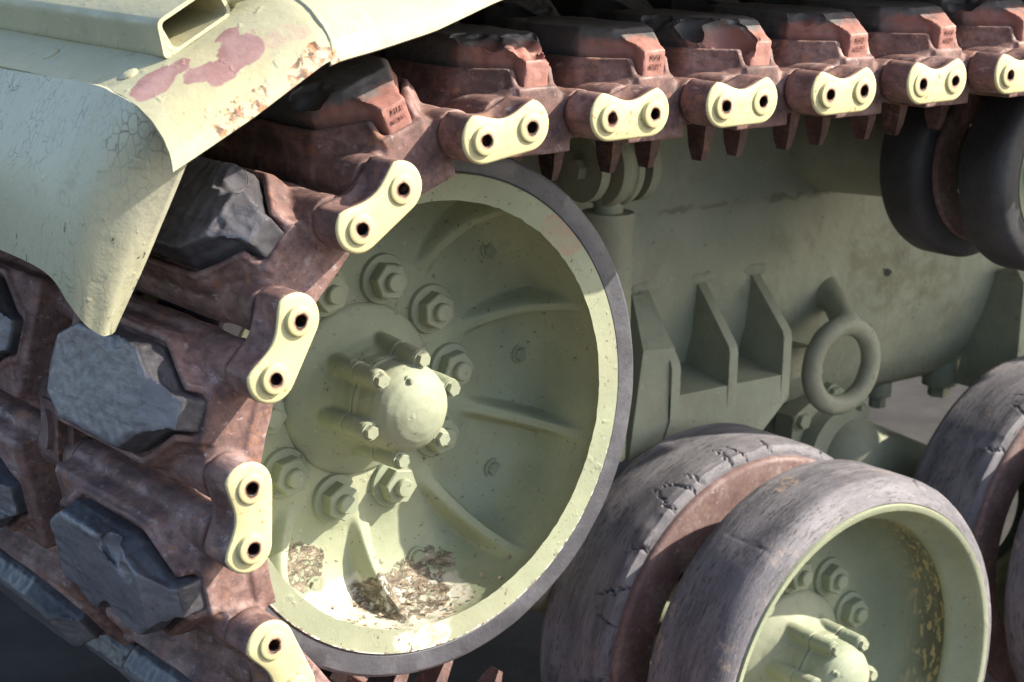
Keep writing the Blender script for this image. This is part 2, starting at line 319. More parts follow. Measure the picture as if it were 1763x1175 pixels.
# ---------------------------------------------------------------- ground
bm = bmesh.new(); bmesh.ops.create_grid(bm, x_segments=1, y_segments=1, size=60)
g = obj("ground", finish(bm_mesh(bm, "ground"), 'ground'), None, (0, 0, GZ)); g["kind"] = "structure"
g["label"] = "dark asphalt ground beneath the tank"

# ---------------------------------------------------------------- the tank
tank = empty("tank", None, (0.84, 0.2, GZ)); 
tank["label"] = "olive green tank with rusty steel track running over its front idler wheel"; tank["category"] = "tank"
def part(name, me, loc=(0, 0, 0), rot=(0, 0, 0), parent=None, label=None):
    """part of the tank, loc in scene coordinates"""
    o = obj(name, me); o.parent = tank; o.location = Vector(loc) - tank.location; o.rotation_euler = rot
    if label: o["label"] = label
    return o

# ---- hull
prof = [(.62, .62), (.60, .45), (.575, .27), (.552, .125), (.549, .118), (.540, .02), (.537, -.05), (.545, -.13), (.565, -.20), (.60, -.27), (.635, -.325), (.66, -.345), (.75, -.355), (2.2, -.36), (2.2, .62)]
bm = bmesh.new()
xs = [.12, .13] + [.2+.1*i for i in range(34)]
loft(bm, [[(x, y, z) for y, z in prof] for x in xs])
hull = part("hull", finish(bm_mesh(bm, "hull"), 'hull_side', 50), label="drab olive lower hull side behind the wheels")
bm = bmesh.new(); loft(bm, [[(-.55, y, .25), (-.45, y, .58), (.125, y, .60), (.125, y, -.34), (.02, y, -.30), (-.35, y, -.02)] for y in (.64, 2.28)])
part("bow", finish(bm_mesh(bm, "bow"), 'hull', 30))
# upper hull above the tracks
bm = bmesh.new(); box(bm, (-.2, .62, .60), (3.4, 2.3, 1.2)); bevel(bm, .02)
part("hull_top", finish(bm_mesh(bm, "hull_top"), 'hull'))

# ---- fender
EX = [-.456, -.438, -.362, -.283, -.262, -.221, -.149, -.075, 0, .1, .3, 3.4]; EZ = [.3585, .368, .408, .456, .463, .471, .488, .513, .535, .552, .565, .60]
DYs = [-.2, -.1985, -.194, -.182, -.16, -.132, -.1, -.06]; DD = [.066, .058, .049, .036, .022, .0115, .004, 0]
def fz(x, y): return float(np.interp(x, EX, EZ)) + .066 - float(np.interp(y, DYs, DD))
def sheet(xs, ys, dz, th, name):
    vs_, fs = [], []
    nx, ny = len(xs), len(ys)
    def P(i, j, o): 
        x, y = xs[i], ys[j]
        e = .002; nx_ = -(fz(x+e, y)-fz(x-e, y))/(2*e); ny_ = -(fz(x, y+e)-fz(x, y-e))/(2*e); n = Vector((nx_, max(min(ny_, 6), -6), 1)).normalized()
        w = .0016*mnoise.noise(Vector((x*9, y*9, 0))); q = Vector((x, y, fz(x, y)+dz+w)) - n*o; return q
    for o in (0, th):
        for i in range(nx):
            for j in range(ny): vs_.append(P(i, j, o))
    N = nx*ny
    for i in range(nx-1):
        for j in range(ny-1):
            a = i*ny+j; fs.append((a, a+ny, a+ny+1, a+1)); fs.append((N+a, N+a+1, N+a+ny+1, N+a+ny))
    for i in range(nx-1):
        a = i*ny; fs.append((a, N+a, N+a+ny, a+ny)); b = a+ny-1; fs.append((b, b+ny, N+b+ny, N+b))
    for j in range(ny-1):
        fs.append((j, j+1, N+j+1, N+j)); c_ = (nx-1)*ny+j; fs.append((c_, N+c_, N+c_+1, c_+1))
    bm = bmesh.new(); me = mesh_from(vs_, fs, name); bm.from_mesh(me); bpy.data.meshes.remove(me); return bm_mesh(bm, name)
ysf = [-.2, -.1992, -.1975, -.194, -.189, -.182, -.172, -.16, -.147, -.132, -.116, -.1, -.08, -.06, -.03, 0, .1, .2, .4, .64]
ff = part("front_fender", finish(sheet(list(np.linspace(-.452, -.272, 24)), ysf, 0, .006, "front_fender"), 'fender', 60), label="cream green front fender with a bare reddish primer patch")
part("side_fender", finish(sheet(list(np.linspace(-.276, .3, 50)) + [.6, 1.2, 3.4], ysf, -.0045, .005, "side_fender"), 'fender', 60), label="cream green fender over the straight run of track")
# weld bead along the joint
bm = bmesh.new(); rings = []
for y in ysf[1:16]:
    q = .0032*(1+.35*mnoise.noise(Vector((y*160, 3, 0)))); x = -.2715+.0015*mnoise.noise(Vector((y*60, 0, 0)))
    rings.append([(x+q*math.cos(t), y, fz(x, y)-.001+q*math.sin(t)) for t in [2*math.pi*k/8 for k in range(8)]])
loft(bm, rings); o = obj("weld_bead", finish(bm_mesh(bm, "weld_bead"), 'fender'), ff)
# hat-section channel welded on the fender, open at its outer end
cx0, cz0 = -.389, fz(-.389, 0); sl = math.atan2(fz(-.33, 0)-fz(-.389, 0), .059)
def onf(a, n_, y): return (cx0 + a*math.cos(sl) - n_*math.sin(sl), y, cz0 + a*math.sin(sl) + n_*math.cos(sl))
def rrect(a0, a1, n0, n1, q):
    o_ = []
    for ca, cn, t0 in ((a0+q, n0+q, 180), (a1-q, n0+q, 270), (a1-q, n1-q, 0), (a0+q, n1-q, 90)):
        for k in range(5): t = R(t0+22.5*k); o_.append((ca+q*math.cos(t), cn+q*math.sin(t)))
    return o_
outp, inp = rrect(0, .079, -.002, .035, .009), rrect(.0042, .0748, .0015, .0308, .006)
outp = [(a-(.012*(1-n_/.035)**2 if a < .04 else 0), n_) for a, n_ in outp]
bm = bmesh.new(); V = []
for y in (-.086, -.03, .1, .3, .6):
    V.append(([bm.verts.new(onf(a, n_, y+.10*n_)) for a, n_ in outp], [bm.verts.new(onf(a, n_, y+.10*n_)) for a, n_ in inp]))
n_o = len(outp)
for (A, B), (C, D_) in zip(V, V[1:]):
    for i in range(n_o):
        j = (i+1) % n_o; bm.faces.new((A[i], A[j], C[j], C[i])); bm.faces.new((B[i], B[j], D_[j], D_[i]))
for A, B in (V[0], V[-1]):
    for i in range(n_o): j = (i+1) % n_o; bm.faces.new((A[i], A[j], B[j], B[i]))
obj("box_tube", finish(bm_mesh(bm, "box_tube"), 'fender', 40), ff)
# rivets and a wire hook on the fender
bm = bmesh.new(); lathe(bm, [(.0001, -.0022), (.004, -.002), (.008, -.0012), (.010, 0), (.010, .003)], 20, False)
riv = finish(bm_mesh(bm, "rivet"), 'fender')
for (x, y) in ((-.421, .126), (-.428, -.066)): obj("rivet", riv, ff, (x, y, fz(x, y)+.001), (R(-90)-.02, -sl, 0))
bm = bmesh.new(); pts = [Vector((-.312, -.065, 0)), Vector((-.316, -.082, .012)), Vector((-.310, -.096, .014)), Vector((-.292, -.100, .018)), Vector((-.272, -.09, .022))]
pts = [Vector((q.x, q.y, fz(q.x, q.y)+q.z)) for q in pts]
for a, b in zip(pts, pts[1:]): cyl(bm, a, b, .005, seg=12)
for q in pts[1:-1]: bmesh.ops.create_icosphere(bm, subdivisions=2, radius=.005, matrix=Matrix.Translation(q))
obj("wire_hook", finish(bm_mesh(bm, "wire_hook"), 'fender'), ff)

# ---- mud flap (rubber sheet flaring forward, wrapping round the fender corner)
T = [(-.455, .64, .424), (-.455, .40, .424), (-.455, .19, .424), (-.4545, -.0299, .428), (-.454, -.0856, .4235), (-.452, -.1215, .417), (-.442, -.1418, .405), (-.427, -.1476, .3835), (-.411, -.1448, .3592)]
B_ = [(-.50, .55, .24), (-.50, .32, .243), (-.505, .0844, .2454), (-.505, -.0286, .2401), (-.497, -.0602, .2139), (-.487, -.0668, .1961), (-.475, -.0673, .1838), (-.463, -.0685, .1771), (-.452, -.0619, .1774)]
bm = bmesh.new(); nu, nv = 60, 26; grid = []
def cr(P, t):
    n = len(P)-1; t = min(max(t*n, 0), n-1e-6); i = int(t); f = t-i; p = [Vector(P[max(min(k, n), 0)]) for k in (i-1, i, i+1, i+2)]
    return .5*((2*p[1]) + (p[2]-p[0])*f + (2*p[0]-5*p[1]+4*p[2]-p[3])*f*f + (3*p[1]-p[0]-3*p[2]+p[3])*f**3)
for th in (0, .007):
    for j in range(nv+1):
        v = j/nv
        for i in range(nu+1):
            uu = i/nu; a, b = cr(T, uu), cr(B_, uu); q = a.lerp(b, v)
            bulge = math.sin(math.pi*v)*(.020 if uu < .6 else .020*(1-(uu-.6)/.4))
            q.x -= bulge; q.x += th; q += Vector((.0016*mnoise.noise(q*14), 0, 0)); q.y += th*.6*max(0, uu-.7)/.3
            grid.append(q)
fs = []; K = nu+1; N = K*(nv+1)
for j in range(nv):
    for i in range(nu):
        a = j*K+i; fs.append((a, a+1, a+K+1, a+K)); fs.append((N+a, N+a+K, N+a+K+1, N+a+1))
for i in range(nu): fs.append((i, N+i, N+i+1, i+1)); a = nv*K+i; fs.append((a, a+1, N+a+1, N+a))
for j in range(nv): a = j*K; fs.append((a, a+K, N+a+K, N+a)); a = j*K+nu; fs.append((a, N+a, N+a+K, a+K))
me = mesh_from(grid, fs, "mud_flap"); bm.from_mesh(me)
part("mud_flap", finish(bm_mesh(bm, "mud_flap"), 'flap', 50), label="painted rubber mud flap with cracked paint")

# ---------------------------------------------------------------- wheels
def wheel_profile(kind):
    if kind == 'idler':
        base = [(.105, .165), (.140, .165), (.170, .165), (.176, .166), (.184, .1685), (.192, .170), (.205, .170), (.218, .1695), (.232, .168), (.245, .164), (.255, .1595), (.266, .152), (.275, .142), (.281, .129), (.2845, .112), (.2855, .09), (.2845, .06), (.281, .03), (.275, .012), (.268, .003), (.266, .0008)]
        rib = [(.105, .165), (.140, .165), (.170, .1645), (.176, .163), (.184, .160), (.192, .1565), (.205, .150), (.218, .143), (.232, .133), (.243, .123), (.251, .114), (.258, .104), (.264, .093), (.270, .081), (.275, .069), (.279, .058), (.2815, .045), (.280, .028), (.275, .012), (.268, .003), (.266, .0008)]
        return base, rib
    base = [(.105, .165), (.150, .165), (.172, .165), (.180, .168), (.20, .170), (.22, .1685), (.245, .162), (.262, .150), (.273, .134), (.278, .115), (.279, .09), (.277, .075), (.272, .068), (.264, .065), (.2615, .060), (.262, .052), (.266, .045), (.274, .036), (.281, .024), (.2845, .010), (.287, .0025), (.289, .0008)]
    return base, None
def make_disc(kind, seg):
    base, rib = wheel_profile(kind)
    back = [(.2975, .0), (.2985, .002), (.2985, .150), (.290, .153), (.278, .156), (.266, .163), (.25, .171), (.23, .180), (.20, .188), (.105, .19)]
    bm = bmesh.new(); rings = []
    for i, (r0, y0) in enumerate(base+back):
        ring = []
        for k in range(seg):
            a = 2*math.pi*k/seg; rr, y = r0, y0
            if rib and i < len(base):
                da = ((math.degrees(a) - 20 + 18) % 36) - 18; dist = abs(math.sin(R(da)))*r0
                w = 1-min(max((dist-.0045)/.013, 0), 1); w = w*w*(3-2*w)
                rr, y = r0+(rib[i][0]-r0)*w, y0+(rib[i][1]-y0)*w
                # drain hole beside one rib
                hx, hz = rr*math.cos(a)-.226, rr*math.sin(a)+.198; th = R(-42); q1, q2 = hx*math.cos(th)+hz*math.sin(th), -hx*math.sin(th)+hz*math.cos(th)
                e_ = (q1/.013)**2+(q2/.030)**2
                if e_ < 1 and w < .4: y += .028*min(1, (1-e_)*4)
                rr += .0006*mnoise.noise(Vector((rr*math.cos(a)*30, y*30, rr*math.sin(a)*30))) if .255 < r0 else 0
                if i >= len(base)-3: rr += .0012*mnoise.noise(Vector((math.cos(a)*22, 1, math.sin(a)*22)))
            ring.append(bm.verts.new((rr*math.cos(a), y, rr*math.sin(a))))
        rings.append(ring)
    for A, B in zip(rings, rings[1:]):
        for k in range(seg): bm.faces.new((A[k], B[k], B[(k+1) % seg], A[(k+1) % seg]))
    me = bm_mesh(bm, kind+"_disc"); return me
def make_tyre(prof, seg, cracks=(), seed=0, ch=0.0, edge_y=0.0):
    """prof outer contour (r,y); cracks (angle deg, depth, width deg, reach in y from edge_y, lean)"""
    def fn(rr, y, a):
        deg = math.degrees(a); out = rr
        if rr > .315:
            out += .0008*mnoise.noise(Vector((math.cos(a)*9, y*25, math.sin(a)*9+seed)))
            for ca, dep, wd, reach, lean in cracks:
                t = abs(y-edge_y)/reach
                if t < 1:
                    c = ca + lean*t + 2.2*mnoise.noise(Vector((y*150, ca, 0))); dd = (deg-c+180) % 360-180
                    out -= dep*(1-t)**.7*math.exp(-(dd/(wd*(1.05-t*.7)))**2)
            if ch:
                e = max(0, 1-abs(y-edge_y)/.03); q = mnoise.noise(Vector((math.cos(a)*7, 4.2, math.sin(a)*7+seed)))
                out -= ch*e*max(0, q-.05)
        return out, y
    bm = bmesh.new(); lathe(bm, prof, seg, True, fn); return bm_mesh(bm, "tyre")
def dense(pts, step):
    out = []
    for (a, b), (c, e) in zip(pts, pts[1:]):
        n = max(1, int(math.hypot(c-a, e-b)/step))
        for k in range(n): out.append((a+(c-a)*k/n, b+(e-b)*k/n))
    out.append(pts[-1]); return out

# lug nut: washer boss, hex nut, stud  (axis Y, outward = -Y, seat at y = 0)
NS = 1.16
bm = bmesh.new()
lathe(bm, [(.0001, .002), (.0285, .002), (.0285, -.004), (.0275, -.0065), (.022, -.0075), (.0001, -.0075)], 40, False)
def hexa(bm, rad, y0, y1, chf, rot=0):
    pts = lambda q, y: [(q*math.cos(R(60*k+rot)), y, q*math.sin(R(60*k+rot))) for k in range(6)]
    loft(bm, [pts(rad, y0), pts(rad, y1+chf), pts(rad*.93, y1)])
hexa(bm, .0215, -.006, -.026, .002, 12)
lathe(bm, [(.0001, -.02), (.0105, -.02), (.0105, -.033), (.0092, -.0355), (.0001, -.0362)], 24, False)
NUT = finish(bm_mesh(bm, "lug_nut"), 'nut', 25)
# small hex bolt for the hub cap and for the dish
bm = bmesh.new(); lathe(bm, [(.0001, .001), (.0115, .001), (.0115, -.0015), (.0001, -.0015)], 24, False); hexa(bm, .0092, -.001, -.0085, .0012, 8)
CAPBOLT = finish(bm_mesh(bm, "cap_bolt"), 'nut', 25)
bm = bmesh.new(); hexa(bm, .0105, .004, -.004, .0015, 20); lathe(bm, [(.0105, .0035), (.0145, .0035), (.0145, .0005), (.0105, .0005)], 24, True)
DISHBOLT = finish(bm_mesh(bm, "dish_bolt"), 'nut', 25)
# hub bell + cap with six bolt pillars, merged like castings
def pillar_pts(ph): return [(.064*math.cos(R(ph+60*k)), .064*math.sin(R(ph+60*k))) for k in range(6)]
def make_hub(ph):
    bm = bmesh.new()
    lathe(bm, [(.0001, .17), (.113, .17), (.113, .163), (.109, .158), (.100, .153), (.087, .146), (.075, .136), (.066, .123), (.0615, .108), (.0605, .0895), (.0001, .0895)], 72, False)
    for x, z in pillar_pts(ph): cyl(bm, (x, .0895, z), (x*1.03, .155, z*1.03), .0140, .0155, 20)
    hub = remeshed(bm, "hub", .0018, 5)
    bm = bmesh.new()
    lathe(bm, [(.0001, .0885), (.0605, .0885), (.0605, .084), (.0580, .082), (.0575, .062), (.056, .052), (.0525, .043), (.046, .0345), (.036, .027), (.024, .0215), (.010, .019), (.0001, .0185)], 72, False)
    for x, z in pillar_pts(ph):
        cyl(bm, (x, .0885, z), (x, .047, z), .0138, .0125, 20); a = math.atan2(z, x); n_ = Vector((-math.sin(a), 0, math.cos(a)))*.008; c_ = Vector((x, 0, z))*.62
        loft(bm, [[(q+Vector((0, y, 0))) for q, y in ((c_-n_, .088), (c_+n_, .088), (Vector((x, 0, z))+n_, .088), (Vector((x, 0, z))-n_, .088))],
                  [(q+Vector((0, y, 0))) for q, y in ((c_-n_*1.3, .050), (c_+n_*1.3, .050), (Vector((x, 0, z))+n_, .049), (Vector((x, 0, z))-n_, .049))]])
    cap = remeshed(bm, "hub_cap", .0016, 4)
    jitter(hub, .0006, 60, 1); jitter(cap, .0006, 60, 2)
    return finish(hub, 'nut', 60), finish(cap, 'nut', 60)

def build_wheel(name, loc, disc_me, tyre_me, hub_me, lug_ph, cap_ph, dish, label, inner=None):
    w = empty(name, None); w.parent = tank; w.location = Vector(loc)-tank.location; w["label"] = label
    obj("wheel_disc", disc_me, w); obj("tyre", tyre_me, w); obj("hub", hub_me[0], w); obj("hub_cap", hub_me[1], w)
    for k in range(10):
        a = R(lug_ph+36*k); obj("lug_nut", NUT, w, (.1445*math.cos(a), .165, .1445*math.sin(a)), (0, .7*k, 0)).scale = (NS, 1.0, NS)
        if dish is not None: a = R(dish+36*k); obj("dish_bolt", DISHBOLT, w, (.2615*math.cos(a), .1565, .2615*math.sin(a)), (0, .5*k, 0))
    for k, (x, z) in enumerate(pillar_pts(cap_ph)): obj("cap_bolt", CAPBOLT, w, (x, .047, z), (0, .9*k, 0))
    a = R(cap_ph+90); obj("grease_nipple", NIPPLE, w, (.043*math.cos(a), .0375, .043*math.sin(a)))
    if inner:
        for nm, me, y in inner: obj(nm, me, w, (0, y, 0))
    return w
bm = bmesh.new(); lathe(bm, [(.0001, .006), (.006, .006), (.006, -.003), (.0042, -.004), (.0038, -.008), (.0025, -.010), (.0001, -.0102)], 16, False); NIPPLE = finish(bm_mesh(bm, "grease_nipple"), 'nut')

idler_disc = finish(make_disc('idler', 720), 'idler', 50)
rw_disc = finish(make_disc('road', 288), 'roadwheel', 50)
it = [(.2987, .150), (.2987, .004), (.301, .0022), (.324, .0015), (.3278, .004), (.3295, .009), (.330, .02), (.330, .140), (.327, .148), (.318, .151)]
idler_tyre = finish(make_tyre(it, 256, (), 3), 'tyre', 35)
rt = dense([(.2987, .150), (.2987, .006), (.3005, .004), (.312, .0065), (.322, .013), (.330, .024), (.3345, .034)], .02) + dense([(.3348, .037), (.3352, .05), (.335, .138), (.332, .147), (.322, .151)], .006)
rw_tyre = finish(make_tyre(rt, 720, [(70, .006, .5, .05, 3), (128, .0012, .35, .12, 0), (12, .004, .6, .04, 2)], 5, .002, .036), 'tread', 32)
bk = dense([(.2987, .006), (.2987, .152), (.315, .155), (.330, .152), (.335, .142)], .02) + dense([(.335, .142), (.335, .02), (.332, .006), (.322, .001), (.31, .001)], .004)
cracks = [(152, .014, .42, .055, 5), (163, .010, .35, .045, -3), (139, .014, .5, .034, 4), (127, .009, .35, .06, -4), (118, .011, .4, .055, 3), (114.5, .009, .35, .035, 1), (103, .014, .4, .05, -2), (97, .010, .35, .045, 2), (88, .012, .4, .04, -2), (178, .012, .45, .05, 3), (64, .010, .4, .05, 2)]
inner_tyre = finish(make_tyre(bk, 1080, cracks, 9, .010, .0), 'tread_dark', 32)
bm = bmesh.new(); lathe(bm, dense([(.24, .006), (.24, -.006), (.305, -.008)], .03) + [(.309, -.0075), (.3125, -.005), (.3145, -.001), (.3145, .006)], 180, True)
wear_ring = finish(bm_mesh(bm, "wear_ring"), 'wear', 35)
hub_i, hub_r = make_hub(16.5), make_hub(54.5)
inner_parts = [("inner_tyre", inner_tyre, .246), ("wear_ring", wear_ring, .243), ("inner_disc", rw_disc, .26)]
def turned(me_list): return me_list
idler = build_wheel("idler_wheel", (0, 0, 0), idler_disc, idler_tyre, hub_i, 3.5, 16.5, 2.5, "ribbed olive idler wheel with peeling paint in the bottom of its dish", [("inner_tyre", idler_tyre, .25), ("inner_disc", rw_disc, .25)])
rf = random.Random(11); bm = bmesh.new()
for k in range(70):
    a = R(rf.gauss(-84, 12)); y = rf.uniform(.028, .145); rr = float(np.interp(y, [.0, .03, .06, .112, .133, .149], [.266, .281, .2845, .2845, .281, .275]))
    L_, W_ = rf.uniform(.004, .013), rf.uniform(.0025, .006); ang_ = rf.uniform(0, 3.14); cu_ = rf.uniform(-.0025, .003); tl = rf.uniform(-.5, .5); h0 = .0012 + abs(rf.gauss(0, .0014))
    vv = []
    for i_ in range(4):
        for j_ in (-1, 1):
            p_, q_ = (i_/3-.5)*L_, j_*W_*.5*(1-.5*abs(i_/3-.5)); t_, yy = p_*math.cos(ang_)-q_*math.sin(ang_), p_*math.sin(ang_)+q_*math.cos(ang_)
            rad = rr - h0 - cu_*(4*(i_/3-.5)**2) - tl*p_*.5; th_ = a+t_/rr; vv.append(bm.verts.new((rad*math.cos(th_), y+yy, rad*math.sin(th_))))
    for i_ in range(3): bm.faces.new((vv[2*i_], vv[2*i_+1], vv[2*i_+3], vv[2*i_+2]))
fk = obj("dry_flakes", finish(bm_mesh(bm, "dry_flakes"), 'flakes', 60), idler); fk["kind"] = "stuff"
build_wheel("road_wheel", (.8395, 0, -.5745), rw_disc, rw_tyre, hub_r, 19.8, 54.5, None, "olive road wheel with scuffed grey tyre and cracked inner tyre", inner_parts)
w2 = build_wheel("road_wheel", (1.71, 0, -.5745), rw_disc, rw_tyre, hub_r, 30, 10, None, "road wheel below the twin return roller, behind the scuffed one", inner_parts)
for ch in w2.children:
    if ch.name.startswith(("inner_tyre", "tyre")): ch.rotation_euler.y = R(40)

for x in (.8395, 1.71, 2.58):                                 # wheels of the far side, seen only under the hull
    w = empty("road_wheel", None); w.parent = tank; w.location = Vector((x, 2.85, -.5745))-tank.location; w.rotation_euler.z = math.pi; w["label"] = "road wheel on the far side under the hull"
    obj("wheel_disc", rw_disc, w); obj("tyre", rw_tyre, w); obj("inner_tyre", inner_tyre, w, (0, .246, 0)); obj("inner_disc", rw_disc, w, (0, .26, 0))
# ---- return roller
bm = bmesh.new(); lathe(bm, [(.118, .004), (.122, 0), (.150, .0), (.160, .006), (.1665, .018), (.167, .03), (.167, .075), (.163, .085), (.118, .088)], 128, True); ro_t = finish(bm_mesh(bm, "roller_tyre"), 'roller', 35)
bm = bmesh.new(); lathe(bm, [(.0001, .03), (.04, .03), (.05, .045), (.095, .052), (.110, .04), (.113, .008), (.1175, .001), (.1178, .088), (.0001, .088)], 96, False); ro_d = finish(bm_mesh(bm, "roller_disc"), 'paint', 40)
bm = bmesh.new(); lathe(bm, [(.09, .0), (.135, .0), (.135, .012), (.09, .012)], 96, True); ro_f = finish(bm_mesh(bm, "roller_flange"), 'wear', 40)
rol = empty("return_roller", None); rol.parent = tank; rol.location = Vector((1.29, .04, .195))-tank.location; rol["label"] = "twin black rubber return roller carrying the upper track run"
obj("tyre", ro_t, rol); obj("roller_disc", ro_d, rol); obj("inner_tyre", ro_t, rol, (0, .165, 0)); obj("roller_flange", ro_f, rol, (0, .150, 0))
bm = bmesh.new(); cyl(bm, (0, .09, 0), (0, .54, 0), .05, .07, 32); cyl(bm, (0, .30, 0), (0, .54, -.0), .085, .10, 32); obj("axle", finish(bm_mesh(bm, "axle"), 'hull'), rol)

# ---------------------------------------------------------------- track
PR, BETA, S0, DC, YC = .378965, .024794, -.725249, .062745, -.213395; PITCH = .176; DS = PITCH-DC
# closed-form path: straight top run, idler arc, lower tangent to road wheel, arc, ground run
W1 = np.array([.8395, -.5745]); PW = .383
dv = W1; L = np.hypot(*dv); ang = math.atan2(dv[1], dv[0]); off = math.asin((PW-PR)/L)
an = ang - math.pi/2 - off                                   # tangent contact angle on both circles
def path(s):
    nb = np.array([-math.sin(BETA), math.cos(BETA)]); tb = np.array([math.cos(BETA), math.sin(BETA)])
    if s >= 0: return PR*nb + s*tb
    a0 = math.pi/2+BETA; arc = ((2*math.pi+an) - a0)*PR
    if -s <= arc: a = a0 - s/PR; return PR*np.array([math.cos(a), math.sin(a)])
    q = -s-arc; p0 = PR*np.array([math.cos(an), math.sin(an)]); p1 = W1+PW*np.array([math.cos(an), math.sin(an)]); l = np.hypot(*(p1-p0))
    if q <= l: return p0+(p1-p0)*q/l
    q -= l; arc2 = (-math.pi/2-an)*PW
    if q <= arc2: a = an+q/PW; return W1+PW*np.array([math.cos(a), math.sin(a)])
    return W1+np.array([q-arc2, -PW])
def nxt(s, dist, sign):
    p = path(s); lo, hi = 0, dist*1.3
    for _ in range(40):
        m = (lo+hi)/2
        if np.hypot(*(path(s+sign*m)-p)) < dist: lo = m
        else: hi = m
    return s+sign*(lo+hi)/2
pins = {0: S0}
for i in range(0, 52): pins[i+1] = nxt(pins[i], DS if i % 2 == 0 else DC, 1)
for i in range(0, -22, -1): pins[i-1] = nxt(pins[i], DC if i % 2 == 0 else DS, -1)

# shoe half: pin tubes, web, pad pocket with raised wall  (x along track, y across, z outward)
PADO = [(-.150, .0175), (-.131, .0205), (-.078, .058), (.062, .058), (.118, .024), (.138, .019)]      # (y, half width)
def outline(grow, gy=None):
    gy = grow if gy is None else gy; L_ = []
    pts = [(y, h) for y, h in PADO]; y0, y1 = pts[0][0], pts[-1][0]
    for i, (y, h) in enumerate(pts): L_.append((h+grow, y + (-gy if i == 0 else gy if i == len(pts)-1 else (-grow*.35 if i < 3 else grow*.35))))
    return L_ + [(-h, y) for h, y in L_[::-1]]
def make_shoe():
    bm = bmesh.new()
    for s_ in (-1, 1): cyl(bm, (s_*DS/2, -.150, 0), (s_*DS/2, .150, 0), .0265, None, 32); cyl(bm, (s_*DS/2, -.157, 0), (s_*DS/2, -.13, 0), .0275, None, 32)
    box(bm, (-DS/2, -.152, -.026), (DS/2, .145, .016))
    box(bm, (-.045, -.155, -.042), (.045, .145, -.02))
    # sloping flanks from the pocket wall down to the shoe edge
    fl = [(-.0838, -.012), (-.0842, .006), (-.080, .0175), (-.0735, .022), (-.0715, .044), (-.066, .048), (.066, .048), (.0715, .044), (.0735, .022), (.080, .0175), (.0842, .006), (.0838, -.012)]
    loft(bm, [[(x*k, y, z*q) for x, z in fl] for y, k, q in ((-.132, .53, .80), (-.116, .66, .92), (-.101, .80, .97), (-.088, .95, 1.0), (-.078, 1.0, 1.0), (.140, 1.0, 1.0), (.1485, .96, .93))])
    # skirt below the pocket: octagon block growing from the web
    loft(bm, [[(x*1.02, y, .0) for x, y in outline(.010, .003)], [(x, y, .034) for x, y in outline(.008, .003)]])
    # raised wall with a gap round the pad; low at the outer nose
    A, Bn = outline(.0105, .003), outline(.0022, .0012)
    n = len(A)
    def top(y, x): 
        t = min(max((-.1355-y)/.011, 0), 1); return .054 - .020*t*t*(3-2*t)
    def dens(P_):
        o_ = []
        for i in range(n):
            a, b = P_[i], P_[(i+1) % n]
            for k in range(10): o_.append((a[0]+(b[0]-a[0])*k/10, a[1]+(b[1]-a[1])*k/10))
        return o_
    A, Bn = dens(A), dens(Bn); m = len(A)
    a0 = [bm.verts.new((x, y, .028)) for x, y in A]; a1 = [bm.verts.new((x, y, top(y, x))) for x, y in A]; b1 = [bm.verts.new((x, y, top(y, x))) for x, y in Bn]; b0 = [bm.verts.new((x, y, .028)) for x, y in Bn]
    for i in range(m):
        j = (i+1) % m
        bm.faces.new((a0[i], a0[j], a1[j], a1[i])); bm.faces.new((a1[i], a1[j], b1[j], b1[i])); bm.faces.new((b1[i], b1[j], b0[j], b0[i])); bm.faces.new((b0[i], b0[j], a0[j], a0[i]))
    # ears flanking the pad nose
    for s_ in (-1, 1):
        loft(bm, [[(s_*.024, -.151, .02), (s_*.075, -.151, 0), (s_*.075, -.10, 0), (s_*.03, -.10, .03)], [(s_*.026, -.146, .036), (s_*.040, -.146, .024), (s_*.058, -.10, .024), (s_*.036, -.10, .046)]])
    me = remeshed(bm, "track_shoe", .0023, 6)
    jitter(me, .0012, 28, 4); return finish(me, 'rust', 70)
SHOE = make_shoe()

def make_pad(seed, bites, nm, mat):
    bm = bmesh.new()
    def topo(i_, z):
        L_ = [(.032-i_*.5, -.116+i_), (.035-i_*.5, -.1135+i_), (.058-i_, -.077+i_*.4), (.058-i_, .061-i_*.4), (.036-i_*.5, .100-i_), (.033-i_*.5, .103-i_)]
        return [(x, y, z) for x, y in L_] + [(-x, y, z) for x, y in L_[::-1]]
    loft(bm, [[(x*.9, y*.985, .026) for x, y in outline(0)], [(x, y, .062) for x, y in outline(0)], [(x, y if y > -.13 else y+.004, .0655) for x, y in outline(-.001)],
              topo(.0035, .0825), topo(.008, .0865)])
    me = remeshed(bm, nm, .0023, 1)
    def fn(co):
        for (bx, by, bz, br, k) in bites:
            v = np.array([(co[0]-bx), (co[1]-by)*.7, (co[2]-bz)]); dd = np.linalg.norm(v)
            rr = br*(1+.35*mnoise.noise(Vector(co)*75)+.22*mnoise.noise(Vector(co)*28))
            if dd < rr and co[2] > .03:
                q = co + v/(dd+1e-6)*(rr-dd)*k
                co = np.array([min(max(q[0], -.058), .058), max(q[1], -.150), min(q[2], co[2])])
        return co
    jitter(me, .0009, 95, seed); jitter(me, .0016, 16, seed+5, fn)
    return finish(me, mat, 42)
